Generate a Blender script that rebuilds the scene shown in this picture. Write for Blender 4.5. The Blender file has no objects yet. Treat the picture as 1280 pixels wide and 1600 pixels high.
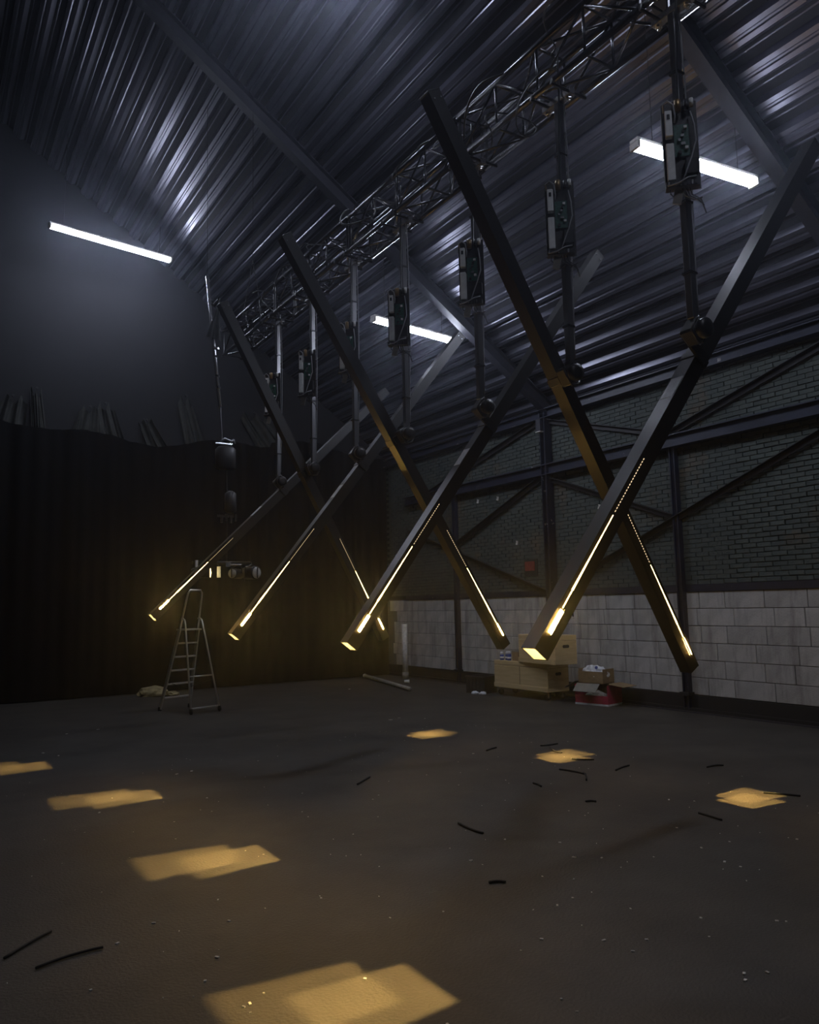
import bpy, bmesh, math, random
from mathutils import Vector, Matrix, noise
random.seed(11)
S = bpy.context.scene
COL = S.collection
PI = math.pi

# ------------------------------------------------------------------ camera
F_PX, YAW, PIT, ROL = 1232.16, 0.5634, 0.117, -0.0216
fw = Vector((math.sin(YAW)*math.cos(PIT), math.cos(YAW)*math.cos(PIT), math.sin(PIT)))
r0 = Vector((math.cos(YAW), -math.sin(YAW), 0)); u0 = r0.cross(fw)
ri = r0*math.cos(ROL) + u0*math.sin(ROL)
up = -r0*math.sin(ROL) + u0*math.cos(ROL)
cd = bpy.data.cameras.new('camera'); cam = bpy.data.objects.new('camera', cd); COL.objects.link(cam)
cd.sensor_fit = 'HORIZONTAL'; cd.sensor_width = 36.0; cd.lens = 36.0*F_PX/1280.0
cd.clip_start = 0.05; cd.clip_end = 200
m = Matrix((ri, up, -fw)).transposed().to_4x4(); m.translation = (0, 0, 1.6)
cam.matrix_world = m
S.camera = cam

# ------------------------------------------------------------------ world, exposure
w = bpy.data.worlds.new('night'); S.world = w; w.use_nodes = True
w.node_tree.nodes['Background'].inputs[0].default_value = (0.012, 0.014, 0.025, 1)
w.node_tree.nodes['Background'].inputs[1].default_value = 0.1
HAZE = 0.0030
LAMP_E = 78.0       # cold batten lamps
LENS_E = 460000.0      # warm lenses inside the tubes
S.view_settings.view_transform = 'Standard'; S.view_settings.look = 'None'
S.view_settings.exposure = 0.0; S.view_settings.gamma = 1.0
S.view_settings.use_curve_mapping = False
S.cycles.use_denoising = True
S.cycles.max_bounces = 6; S.cycles.diffuse_bounces = 3; S.cycles.glossy_bounces = 3
S.cycles.volume_bounces = 0; S.cycles.transparent_max_bounces = 4
S.cycles.sample_clamp_indirect = 4.0
S.cycles.caustics_reflective = False; S.cycles.caustics_refractive = False
S.cycles.use_light_tree = True

# ------------------------------------------------------------------ materials
def mat(name, col, rough=0.6, metal=0.0, var=0.0, scale=4.0, bump=0.0, bscale=30.0, spec=0.5, col2=None, detail=6.0, stretch=None, coat=0.0):
    M = bpy.data.materials.new(name); M.use_nodes = True
    nt = M.node_tree; N = nt.nodes; L = nt.links
    b = N['Principled BSDF']
    b.inputs['Base Color'].default_value = (*col, 1)
    b.inputs['Roughness'].default_value = rough
    b.inputs['Metallic'].default_value = metal
    b.inputs['Specular IOR Level'].default_value = spec
    b.inputs['Coat Weight'].default_value = coat
    tc = N.new('ShaderNodeTexCoord')
    src = tc.outputs['Object']
    if stretch:
        mp = N.new('ShaderNodeMapping'); mp.inputs['Scale'].default_value = stretch
        L.new(src, mp.inputs['Vector']); src = mp.outputs['Vector']
    if var > 0 or col2:
        n = N.new('ShaderNodeTexNoise'); n.inputs['Scale'].default_value = scale; n.inputs['Detail'].default_value = detail
        n.inputs['Roughness'].default_value = 0.65
        L.new(src, n.inputs['Vector'])
        cr = N.new('ShaderNodeValToRGB')
        c2 = col2 if col2 else tuple(c*(1+var) for c in col)
        c1 = col if col2 else tuple(c*(1-var) for c in col)
        cr.color_ramp.elements[0].position = 0.35; cr.color_ramp.elements[0].color = (*c1, 1)
        cr.color_ramp.elements[1].position = 0.68; cr.color_ramp.elements[1].color = (*c2, 1)
        L.new(n.outputs['Fac'], cr.inputs['Fac']); L.new(cr.outputs['Color'], b.inputs['Base Color'])
    if bump > 0:
        n2 = N.new('ShaderNodeTexNoise'); n2.inputs['Scale'].default_value = bscale; n2.inputs['Detail'].default_value = 5
        L.new(src, n2.inputs['Vector'])
        bp = N.new('ShaderNodeBump'); bp.inputs['Strength'].default_value = bump; bp.inputs['Distance'].default_value = 0.02
        L.new(n2.outputs['Fac'], bp.inputs['Height']); L.new(bp.outputs['Normal'], b.inputs['Normal'])
    return M

def emit(name, col, strength):
    M = bpy.data.materials.new(name); M.use_nodes = True
    nt = M.node_tree; nt.nodes.remove(nt.nodes['Principled BSDF'])
    e = nt.nodes.new('ShaderNodeEmission'); e.inputs[0].default_value = (*col, 1); e.inputs[1].default_value = strength
    nt.links.new(e.outputs[0], nt.nodes['Material Output'].inputs[0])
    return M

def add_flecks(M, col, scale, thr, coords='Object', soft=0.02, stretch=None):
    """paint flakes / stains: a second colour with a shape of its own over the base colour"""
    nt = M.node_tree; N = nt.nodes; L = nt.links; b = N['Principled BSDF']
    lk = b.inputs['Base Color'].links
    mix = N.new('ShaderNodeMix'); mix.data_type = 'RGBA'
    if lk:
        s = lk[0].from_socket; L.new(s, mix.inputs[6])
    else:
        mix.inputs[6].default_value = b.inputs['Base Color'].default_value
    mix.inputs[7].default_value = (*col, 1)
    tc = N.new('ShaderNodeNewGeometry'); src = tc.outputs['Position']
    if stretch:
        mp = N.new('ShaderNodeMapping'); mp.inputs['Scale'].default_value = stretch
        L.new(src, mp.inputs['Vector']); src = mp.outputs['Vector']
    n = N.new('ShaderNodeTexNoise'); n.inputs['Scale'].default_value = scale; n.inputs['Detail'].default_value = 7; n.inputs['Roughness'].default_value = 0.7
    L.new(src, n.inputs['Vector'])
    mr = N.new('ShaderNodeMapRange'); mr.inputs[1].default_value = thr; mr.inputs[2].default_value = thr+soft
    L.new(n.outputs['Fac'], mr.inputs[0]); L.new(mr.outputs[0], mix.inputs[0])
    L.new(mix.outputs[2], b.inputs['Base Color'])
    return M

def rand_tint(M, amt):
    """every brick or block its own shade"""
    nt = M.node_tree; N = nt.nodes; L = nt.links; b = N['Principled BSDF']
    oi = N.new('ShaderNodeObjectInfo'); mr = N.new('ShaderNodeMapRange')
    mr.inputs[3].default_value = 1-amt; mr.inputs[4].default_value = 1+amt
    L.new(oi.outputs['Random'], mr.inputs[0])
    mx = N.new('ShaderNodeVectorMath'); mx.operation = 'SCALE'
    lk = b.inputs['Base Color'].links
    if lk: L.new(lk[0].from_socket, mx.inputs[0])
    else: mx.inputs[0].default_value = b.inputs['Base Color'].default_value[:3]
    L.new(mr.outputs[0], mx.inputs['Scale']); L.new(mx.outputs[0], b.inputs['Base Color'])
    return M

MT = {}
MT['floor'] = mat('painted_floor', (0.036, 0.031, 0.025), 0.62, var=0, col2=(0.064, 0.056, 0.046), scale=1.3, bump=0.25, bscale=60, spec=0.35)
add_flecks(MT['floor'], (0.10, 0.094, 0.085), 2.2, 0.66, soft=0.08, stretch=(1.0, 2.2, 1))
add_flecks(MT['floor'], (0.14, 0.135, 0.125), 38, 0.735, soft=0.03)
MT['deck'] = mat('coated_steel_deck', (0.10, 0.10, 0.13), 0.30, metal=0.5, var=0.10, scale=2.0)
MT['rafter'] = mat('grey_painted_steel', (0.032, 0.032, 0.042), 0.5, metal=0.1, var=0.2, scale=3)
MT['slab'] = mat('roof_board', (0.02, 0.02, 0.025), 0.9)
MT['brick'] = mat('green_painted_brick', (0.040, 0.054, 0.050), 0.75, col2=(0.066, 0.078, 0.068), scale=2.2, bump=0.5, bscale=50)
add_flecks(MT['brick'], (0.10, 0.075, 0.045), 0.75, 0.56, soft=0.12)
add_flecks(MT['brick'], (0.42, 0.40, 0.37), 3.4, 0.69, soft=0.03)
rand_tint(MT['brick'], 0.18)
MT['mortar'] = mat('dark_mortar', (0.015, 0.018, 0.017), 0.95, var=0.3, scale=5)
MT['block'] = mat('white_aerated_block', (0.34, 0.325, 0.30), 0.85, col2=(0.47, 0.45, 0.42), scale=2.5, bump=0.3, bscale=40)
add_flecks(MT['block'], (0.22, 0.20, 0.185), 2.2, 0.49, soft=0.2, stretch=(1, 2.4, 0.35))
add_flecks(MT['block'], (0.22, 0.13, 0.12), 2.6, 0.66, soft=0.05, stretch=(1, 3.5, 0.3))
rand_tint(MT['block'], 0.09)
MT['joint'] = mat('block_joint', (0.10, 0.095, 0.09), 0.95)
MT['bluesteel'] = mat('dark_blue_paint', (0.012, 0.015, 0.032), 0.5, metal=0.1, var=0.3, scale=4)
add_flecks(MT['bluesteel'], (0.28, 0.27, 0.27), 4.2, 0.645, soft=0.03)
MT['brace'] = mat('brown_black_paint', (0.013, 0.012, 0.013), 0.55, metal=0.1, var=0.35, scale=4)
MT['plinth'] = mat('black_plinth', (0.010, 0.009, 0.009), 0.8)
MT['gable'] = mat('dark_gable', (0.010, 0.0105, 0.0125), 0.9, var=0.15, scale=1.2)
MT['curtain'] = mat('black_molton', (0.0028, 0.0029, 0.0034), 0.95, spec=0.15)
MT['tarp'] = mat('grey_tarp', (0.026, 0.028, 0.025), 0.8, var=0.5, scale=5)
MT['truss'] = mat('black_truss_tube', (0.13, 0.13, 0.14), 0.27, metal=0.85)
MT['cable'] = mat('black_cable', (0.02, 0.02, 0.022), 0.5)
MT['pole'] = mat('grey_pole', (0.26, 0.26, 0.27), 0.28, metal=0.85)
MT['tube'] = mat('black_anodised', (0.018, 0.0175, 0.0175), 0.36, metal=0.0, spec=0.5, bump=0.04, bscale=300)
MT['tubein'] = mat('tube_inside', (0.12, 0.11, 0.10), 0.5)
MT['black'] = mat('black_plastic', (0.010, 0.010, 0.011), 0.38)
MT['psu'] = mat('white_metal_case', (0.82, 0.82, 0.80), 0.45, var=0.1, scale=20)
MT['pcb'] = mat('green_board', (0.02, 0.09, 0.06), 0.5, var=0.4, scale=60)
MT['plate'] = mat('perforated_plate', (0.035, 0.033, 0.033), 0.45, metal=0.4, var=0.3, scale=30)
MT['bronze'] = mat('bronze_case', (0.30, 0.20, 0.09), 0.35, metal=0.6)
MT['chrome'] = mat('bright_metal', (0.7, 0.7, 0.72), 0.25, metal=0.9)
MT['alu'] = mat('ladder_aluminium', (0.62, 0.61, 0.58), 0.34, metal=0.85)
MT['greywire'] = mat('grey_wire', (0.32, 0.32, 0.33), 0.5)
MT['sticker'] = mat('white_sticker', (0.75, 0.75, 0.76), 0.6, var=0.08, scale=40)
MT['ply'] = mat('plywood', (0.50, 0.36, 0.18), 0.6, col2=(0.62, 0.47, 0.26), scale=3.0, stretch=(1, 0.6, 6), bump=0.1)
MT['plydark'] = mat('handle_hole', (0.03, 0.02, 0.012), 0.9)
MT['card'] = mat('brown_cardboard', (0.26, 0.17, 0.085), 0.85, var=0.2, scale=6)
MT['cardin'] = mat('grey_cardboard', (0.22, 0.20, 0.17), 0.85, var=0.2, scale=6)
MT['red'] = mat('red_print', (0.42, 0.035, 0.07), 0.6, var=0.15, scale=8)
MT['bag'] = mat('white_plastic_bag', (0.72, 0.72, 0.74), 0.35, var=0.15, scale=14)
MT['bluecap'] = mat('blue_print', (0.03, 0.05, 0.22), 0.5)
MT['bin'] = mat('dark_plastic', (0.022, 0.022, 0.026), 0.55)
MT['sack'] = mat('tan_sack', (0.34, 0.27, 0.13), 0.85, var=0.3, scale=8, bump=0.4)
MT['redsign'] = mat('red_sign', (0.16, 0.02, 0.018), 0.6, var=0.2, scale=20)
MT['white'] = mat('white_paint', (0.60, 0.58, 0.54), 0.6, var=0.2, scale=12)
MT['hoist'] = mat('hoist_body', (0.035, 0.035, 0.038), 0.5)
MT['glass'] = mat('grey_lens', (0.40, 0.40, 0.37), 0.35, var=0.15, scale=25)
MT['rubber'] = mat('black_rubber', (0.012, 0.012, 0.012), 0.8)
MT['scrap'] = mat('white_scraps', (0.62, 0.60, 0.56), 0.8)
MT['lamp'] = emit('cold_tube_glow', (0.76, 0.82, 1.0), LAMP_E)
MT['lens'] = emit('warm_lens_glow', (1.0, 0.64, 0.19), LENS_E)
MT['win'] = emit('warm_window_glow', (1.0, 0.58, 0.14), 1150.0)
MT['strip'] = emit('warm_strip_glow', (1.0, 0.60, 0.18), 40.0)
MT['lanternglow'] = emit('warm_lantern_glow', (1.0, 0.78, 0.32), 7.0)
MT['led'] = emit('warm_led_glow', (1.0, 0.74, 0.42), 1.3)

# ------------------------------------------------------------------ mesh builder
class MB:
    def __init__(s): s.v = []; s.f = []
    def box(s, c, d, M=None):
        x, y, z = (q/2 for q in d); n = len(s.v)
        for p in ((-x,-y,-z),(x,-y,-z),(x,y,-z),(-x,y,-z),(-x,-y,z),(x,-y,z),(x,y,z),(-x,y,z)):
            p = Vector(p)
            if M: p = M @ p
            s.v.append(tuple(p + Vector(c)))
        for q in ((0,3,2,1),(4,5,6,7),(0,1,5,4),(1,2,6,5),(2,3,7,6),(3,0,4,7)): s.f.append(tuple(n+i for i in q))
        return s
    def bbox(s, a, b):
        return s.box(tuple((p+q)/2 for p, q in zip(a, b)), tuple(abs(q-p) for p, q in zip(a, b)))
    def bar(s, a, b, wd, ht, upv=(0,0,1)):
        a = Vector(a); b = Vector(b); d = (b-a); L = d.length; d.normalize()
        u = Vector(upv)
        if abs(u.dot(d)) > 0.98: u = Vector((0,1,0))
        x = u.cross(d).normalized(); u = d.cross(x)
        return s.box((a+b)/2, (wd, ht, L), Matrix((x, u, d)).transposed())
    def path(s, pts, r, k=6, closed=False):
        pts = [Vector(p) for p in pts]; n0 = len(s.v); n = len(pts)
        prev = None
        for i, p in enumerate(pts):
            if closed: d = pts[(i+1) % n]-pts[i-1]
            else: d = pts[min(i+1, n-1)]-pts[max(i-1, 0)]
            d = d.normalized() if d.length > 1e-9 else Vector((0,0,1))
            if prev is None:
                u = Vector((0,0,1)) if abs(d.z) < 0.9 else Vector((1,0,0))
            else: u = prev
            x = u.cross(d)
            x = x.normalized() if x.length > 1e-6 else Vector((1,0,0)); u = d.cross(x).normalized(); prev = u
            rr = r[i] if isinstance(r, (list, tuple)) else r
            for j in range(k):
                a = 2*PI*j/k
                s.v.append(tuple(p + x*(rr*math.cos(a)) + u*(rr*math.sin(a))))
        m_ = n if closed else n-1
        for i in range(m_):
            for j in range(k):
                a = n0+i*k+j; b = n0+i*k+(j+1) % k; i2 = (i+1) % n
                s.f.append((a, b, n0+i2*k+(j+1) % k, n0+i2*k+j))
        if not closed:
            s.f.append(tuple(n0+j for j in reversed(range(k)))); s.f.append(tuple(n0+(n-1)*k+j for j in range(k)))
        return s
    def lathe(s, prof, c, axis=(0,0,1), k=16):
        ax = Vector(axis).normalized(); x = ax.orthogonal().normalized(); y = ax.cross(x); n0 = len(s.v); c = Vector(c)
        for r, h in prof:
            for j in range(k):
                a = 2*PI*j/k; s.v.append(tuple(c+ax*h+x*(r*math.cos(a))+y*(r*math.sin(a))))
        for i in range(len(prof)-1):
            for j in range(k):
                a = n0+i*k+j; b = n0+i*k+(j+1) % k
                s.f.append((a, b, b+k, a+k))
        s.f.append(tuple(n0+j for j in reversed(range(k)))); s.f.append(tuple(n0+(len(prof)-1)*k+j for j in range(k)))
        return s
    def poly(s, pts):
        n = len(s.v); s.v += [tuple(p) for p in pts]; s.f.append(tuple(range(n, n+len(pts)))); return s
    def grid(s, fn, nu, nv):
        n = len(s.v)
        for i in range(nu+1):
            for j in range(nv+1): s.v.append(tuple(fn(i/nu, j/nv)))
        for i in range(nu):
            for j in range(nv):
                a = n+i*(nv+1)+j; s.f.append((a, a+nv+1, a+nv+2, a+1))
        return s
    def mesh(s, name, mt, smooth=False):
        me = bpy.data.meshes.new(name); me.from_pydata(s.v, [], s.f); me.materials.append(MT[mt] if isinstance(mt, str) else mt)
        if smooth: me.polygons.foreach_set('use_smooth', [True]*len(me.polygons))
        me.update(); return me
    def build(s, name, mt, parent=None, smooth=False, loc=None, bevel=0.0):
        me = s.mesh(name, mt, smooth)
        if bevel > 0:
            bm = bmesh.new(); bm.from_mesh(me)
            bmesh.ops.bevel(bm, geom=bm.edges[:], offset=bevel, segments=1, affect='EDGES'); bm.to_mesh(me); bm.free()
        return link(name, me, parent, loc)

def link(name, me, parent=None, loc=None):
    o = bpy.data.objects.new(name, me); COL.objects.link(o)
    if parent: o.parent = parent
    if loc: o.location = loc
    return o
def tag(o, label=None, cat=None, group=None, kind=None):
    if label: o['label'] = label
    if cat: o['category'] = cat
    if group: o['group'] = group
    if kind: o['kind'] = kind
    return o
def thing(name, label, cat, loc=(0,0,0), rz=0, group=None):
    o = bpy.data.objects.new(name, None); COL.objects.link(o); o.location = loc; o.rotation_euler = (0,0,rz)
    o.empty_display_size = 0.1
    return tag(o, label, cat, group)
def copy_tree(o, parent=None):
    c = o.copy(); COL.objects.link(c)
    if parent: c.parent = parent
    for ch in list(o.children): copy_tree(ch, c)
    return c
def struct(o): o['kind'] = 'structure'; return o

# ------------------------------------------------------------------ shell
WX, BY, FY, LX, RX = 9.53, 16.25, -6.75, -11.4, -1.0
SL = 0.70
def zr(x): return 4.9 + SL*(WX-x)            # underside of the rafters, right slope
DK = 0.24                                     # deck above that line
struct(MB().bbox((LX-.2, FY-.2, -.2), (WX+.3, BY+.3, 0)).build('floor', 'floor'))

# back gable wall (pentagon prism), left and front walls
def gable(y0, y1):
    m_ = MB(); pts = [(LX, 0), (WX+.2, 0), (WX+.2, 5.0), (RX, zr(RX)+.4), (LX, 5.1)]
    n = len(m_.v)
    m_.v += [(x, y0, z) for x, z in pts] + [(x, y1, z) for x, z in pts]
    m_.f += [(0,1,2,3,4), (9,8,7,6,5)] + [(i, i+5, (i+1) % 5+5, (i+1) % 5) for i in range(5)]
    return m_
struct(gable(BY, BY+.2).build('wall_back', 'gable'))
struct(gable(FY-.2, FY).build('wall_front', 'gable'))
struct(MB().bbox((LX-.2, FY, 0), (LX, BY, 5.2)).build('wall_left', 'gable'))

# ceiling: boards above, corrugated sheets and rafters below as its pieces
A = math.atan(SL); ca, sa = math.cos(A), math.sin(A)
cm = MB()
def sl(x, y, e=0): return (x, y, zr(x)+DK+e)
for (xa, xb, za, zb) in ((RX, WX+.25, zr(RX)+DK+.08, zr(WX+.25)+DK+.08), (LX-.2, RX, 5.0, zr(RX)+DK+.08)):
    n = len(cm.v)
    for e in (0, .15):
        cm.v += [(xa, FY-.2, za+e), (xb, FY-.2, zb+e), (xb, BY+.2, zb+e), (xa, BY+.2, za+e)]
    cm.f += [tuple(n+i for i in q) for q in ((0,3,2,1),(4,5,6,7),(0,1,5,4),(1,2,6,5),(2,3,7,6),(3,0,4,7))]
ceil = struct(cm.build('ceiling', 'slab'))
# one sheet: three ribs across the slope, profile with a grooved crest
PITCH, NR = 0.385, 3
prof = []
for k in range(NR):
    b = k*PITCH
    prof += [(b, .07), (b+.055, .07), (b+.10, 0), (b+.150, 0), (b+.165, .012), (b+.185, .012), (b+.20, 0), (b+.25, 0), (b+.295, .07), (b+.325, .07), (b+.335, .062), (b+.345, .062), (b+.355, .07)]
prof.append((NR*PITCH+.03, .07))
def sheet_mesh(length):
    m_ = MB()
    for x, z in prof: m_.v += [(x, 0, z), (x, length, z)]
    for i in range(len(prof)-1): m_.f.append((2*i, 2*i+1, 2*i+3, 2*i+2))
    return m_.mesh('roof_sheet', 'deck')
bays = [(FY, -1.05), (-1.05, 4.65), (4.65, 10.35), (10.35, BY)]
x0s = (RX - 0.0)/ca
ns = math.ceil((WX+.25-RX)/ca/(NR*PITCH))
for (ya, yb) in bays:
    me = sheet_mesh(yb-ya+.06)
    for k in range(ns):
        o = link('roof_sheet', me, ceil)
        s0 = k*NR*PITCH
        o.location = (RX+s0*ca, ya, zr(RX)+DK-s0*sa - .004*(k % 2))
        o.rotation_euler = (0, A, 0)
# rafters: I-sections following the slope
def ibeam(a, b, h, wd, up_=(0,0,1)):
    a = Vector(a); b = Vector(b); d = (b-a).normalized(); x = Vector(up_).cross(d).normalized(); u = d.cross(x)
    m_ = MB(); t = .018
    for off, ww, hh in ((h/2-t/2, wd, t), (-h/2+t/2, wd, t), (0, t, h-2*t)):
        m_.bar(a+u*off, b+u*off, ww, hh, up_)
    return m_
for y in (-1.05, 4.65, 10.35):
    off = .12
    ibeam((RX, y, zr(RX)+off), (WX-.02, y, zr(WX-.02)+off), .22, .16).build('rafter', 'rafter', ceil)

# right wall: backing of mortar, blocks, bricks and painted steel as its pieces
wr = struct(MB().bbox((WX+.02, FY, 0), (WX+.25, BY, 5.05)).build('wall_right', 'mortar'))
MB().bbox((WX+.012, 2.6, .24), (WX+.02, BY, 1.72)).build('block_joint', 'joint', wr)
CH = (1.70-.24)/6
bm_ = {}
def blockmesh(L, H, T, name, mt, bev):
    key = (round(L, 3), round(H, 3), name)
    if key not in bm_:
        o = MB().box((0,0,0), (T, L, H)); me = o.mesh(name, mt)
        b = bmesh.new(); b.from_mesh(me)
        bmesh.ops.bevel(b, geom=[e for e in b.edges if all(abs(v.co.x+T/2) < 1e-6 for v in e.verts)], offset=bev, segments=1, affect='EDGES')
        b.to_mesh(me); b.free(); bm_[key] = me
    return bm_[key]
rng = random.Random(4)
for r in range(6):
    y = 2.7 + (0.31 if r % 2 else 0.0) + rng.choice((0, .12))
    z = .24 + CH*(r+.5)
    while y < 15.6:
        L = rng.choice((.6, .6, .6, .6, .42))
        o = link('block', blockmesh(L-.009, CH-.008, .03, 'block', 'block', .004), wr)
        o.location = (WX+.010+rng.uniform(-.003, .003), y+L/2, z); o.rotation_euler = (rng.uniform(-.002, .002), 0, rng.uniform(-.003, .003))
        y += L
# bricks
BH, BL = .0655, .215
bricks = []
z = 1.80; row = 0
while z < 4.86:
    y = 3.2 + (BL/2 if row % 2 else 0)
    while y < 16.0:
        bricks.append((y, z)); y += BL
    z += BH; row += 1
rng = random.Random(9)
def bsize(p): return (p[0]*p[0]+WX*WX+(p[1]-1.6)**2) + (60 if (p[0] < 5.0 or p[1] > 4.25) else 0)
order = sorted(bricks, key=bsize)
me = blockmesh(BL-.010, BH-.0085, .03, 'brick', 'brick', .005)
for y, z in order[:300]:
    o = link('brick', me, wr)
    o.location = (WX+.010+rng.uniform(-.006, .006), y, z+BH/2+rng.uniform(-.003, .003)); o.rotation_euler = (rng.uniform(-.012, .012), 0, rng.uniform(-.02, .02))
rest = MB()
for y, z in order[300:]:
    rest.box((WX+.010+rng.uniform(-.006, .006), y, z+BH/2+rng.uniform(-.003, .003)), (.03, BL-.010+rng.uniform(-.004, .004), BH-.0085), Matrix.Rotation(rng.uniform(-.012, .012), 3, 'X'))
o = rest.build('brickwork', 'brick', wr); o['kind'] = 'stuff'
# steel on the wall
def wallpart(name, a, b, wd, dp, mt='bluesteel', x=WX-.03):
    return MB().bar((x, a[0], a[1]), (x, b[0], b[1]), dp, wd, (0, 1, 0) if a[0] == b[0] else (0,0,1)).build(name, mt, wr)
ibeam((WX-.09, 10.36, 0), (WX-.09, 10.36, 4.95), .14, .16, (0,1,0)).build('steel_column', 'bluesteel', wr)
ibeam((WX-.09, 4.65, 0), (WX-.09, 4.65, 4.95), .14, .16, (0,1,0)).build('steel_column', 'bluesteel', wr)
for y in (7.65, 13.25):
    ibeam((WX-.05, y, .04), (WX-.05, y, 3.86), .10, .09, (0,1,0)).build('wall_stud', 'bluesteel', wr)
    MB().box((WX-.06, y, .25), (.14, .16, .05)).build('stud_foot', 'plinth', wr)
ibeam((WX-.10, 2.6, 3.92), (WX-.10, 15.1, 3.92), .19, .14).build('wall_rail', 'bluesteel', wr)
MB().bbox((WX-.022, 2.6, 1.70), (WX+.01, 15.3, 1.712)).bbox((WX-.014, 2.6, 1.712), (WX+.01, 15.3, 1.80)).build('blue_ledge', 'bluesteel', wr)
ibeam((WX-.09, 2.6, 4.93), (WX-.09, BY-.05, 4.93), .17, .16).build('eave_beam', 'bluesteel', wr)
def lbar(a, b, name='diagonal_brace', wd=.075):
    m_ = MB(); x = WX-.055
    A_ = Vector((x, *a)); B_ = Vector((x, *b))
    m_.bar(A_, B_, wd, .012, (1,0,0)); 
    d = (B_-A_).normalized(); n_ = d.cross(Vector((1,0,0)))
    if n_.z < 0: n_ = -n_
    m_.bar(A_+n_*wd/2+Vector((-.035,0,0)), B_+n_*wd/2+Vector((-.035,0,0)), .010, .07, (1,0,0))
    return m_.build(name, 'brace', wr)
for a, b in (((14.8, 3.86), (10.45, 4.85)), ((13.2, 2.8), (10.45, 3.83)), ((15.1, 3.26), (10.45, 1.75)), ((10.28, 3.73), (7.7, 2.80)),
             ((10.2, 1.82), (4.75, 3.84)), ((7.75, 4.03), (4.75, 4.84)), ((10.28, 4.78), (7.75, 4.05))):
    lbar(a, b)
struct(MB().bbox((WX-.035, 2.6, 0), (WX+.02, BY-.1, .235)).bbox((WX-.09, 2.6, .0), (WX-.03, BY-.1, .06)).build('baseboard_right', 'plinth'))
struct(MB().bbox((WX-.13, 2.6, 0), (WX-.10, 15.2, .018)).build('trim_1', 'rafter'))

# fittings on the right wall
t = thing('sign', 'small dark red sign plate on green brick wall left of the steel column', 'sign', (WX-.02, 10.97, 2.22))
MB().box((.008, 0, 0), (.012, .36, .30)).build('backing_board', 'brace', t); MB().box((-.004, 0.02, .03), (.012, .26, .17)).build('plate', 'redsign', t)
t = thing('junction_box', 'small pale grey junction box at the top of the wall column', 'box', (WX-.19, 10.40, 4.72))
MB().box((0,0,0), (.07, .12, .22)).build('housing', 'rafter', t, bevel=.006); MB().box((0,0,-.118), (.08, .13, .014)).build('bottom_lip', 'white', t)
t = thing('light_switch', 'small white switch on the white block wall right of the crates', 'switch', (WX-.005, 9.95, 1.37))
MB().box((0,0,0), (.02, .075, .12)).build('housing', 'white', t, bevel=.004); MB().box((-.012, -.01, 0), (.008, .03, .06)).build('rocker', 'black', t)
for y, z, lab in ((12.49, 3.62, 'farther of two white clips under the wall rail'), (11.86, 3.60, 'nearer of two white clips under the wall rail'),
                  (9.21, 3.13, 'white clip on green bricks right of the steel column'), (11.33, 2.70, 'low white clip on green bricks above the red sign')):
    t = thing('wall_clip', lab, 'clip', (WX-.02, y, z))
    MB().box((.0, 0, 0), (.022, .045, .075), Matrix.Rotation(.25, 3, 'X')).build('clip_plate', 'white', t)
    MB().lathe([(.008, 0), (.008, .02)], (-.012, 0, .015), (-1,0,0), 8).build('screw', 'chrome', t)

# corner pipe and things along the skirting
t = thing('drain_pipe', 'thick pale vertical pipe in the back right corner', 'pipe', (9.28, 15.0, 0))
MB().lathe([(.062, .12), (.062, 1.18)], (0,0,0), k=14).build('pipe', 'white', t, True)
MB().lathe([(.075, 0), (.075, .13)], (0,0,0), k=14).build('socket', 'cardin', t, True)
MB().lathe([(.04, 1.17), (.045, 1.19)], (0,0,0), k=14).build('stopper', 'black', t)
t = thing('paper_cup', 'small white cup lying on the floor by the corner pipe', 'cup', (8.72, 14.05, .035))
MB().lathe([(.026, -.05), (.036, .05)], (0,0,0), (.8,-.6,0), 12).build('cup_body', 'white', t, True)
MB().lathe([(.038, .048), (.038, .055)], (0,0,0), (.8,-.6,0), 12).build('rim', 'white', t, True)
t = thing('floor_tube', 'long dull grey tube lying on the floor before the curtain', 'tube', (0,0,0))
MB().path([(8.66, 15.70, .045), (7.92, 12.66, .045)], .04, 10).build('tube_body', 'cardin', t, True)
MB().path([(8.66, 15.70, .045), (8.675, 15.76, .045)], .043, 10).build('end_sleeve', 'white', t, True)

# ------------------------------------------------------------------ curtain and drapes on the back wall
def topz(x):
    return 5.05 + .10*math.sin(x*1.1+.5) + .07*math.sin(x*2.7) + (0.10 if x > 6.5 else 0)
cm = MB()
NU = 420
def cfn(u, v):
    x = -10.8 + u*(9.42+10.8)
    f_ = .07*math.sin(x*9.5+1.3*math.sin(x*1.7)) + .035*math.sin(x*23+2*math.sin(x*2.1))
    amp = .35+.65*min(1, v*3)
    return (x, 15.93 + f_*amp*(0.6+.4*(1-v)), .015 + v*(topz(x)-.015))
cm.grid(cfn, NU, 14)
t = tag(cm.build('stage_curtain', 'curtain', smooth=True), 'wide black stage curtain hanging across the whole back wall', 'curtain')
MB().path([(-10.8, 16.05, 4.80), (9.42, 16.05, 4.80)], .024, 8).build('curtain_pipe', 'black', t)
def tarp(x, z0, z1, wd, lab, seed, lean=0.0):
    r_ = random.Random(seed); ph = r_.uniform(0, 6)
    def fn(u, v):
        xx = x + (u-.5)*wd*(1-.35*v) + lean*v
        return (xx, 16.175 + .04*math.sin(u*wd*26+ph+v*2) + .015*math.sin(u*40+ph), z0 + (z1-z0)*v*(1-.18*abs(math.sin(u*7+ph))))
    o = tag(MB().grid(fn, 40, 12).build('hanging_tarp', 'tarp', smooth=True), lab, 'tarp', None)
    MB().lathe([(.02, 0), (.02, .05)], (x+lean, 16.13, z1-.05), (0,-1,0), 8).build('eyelet', 'cable', o)
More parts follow.
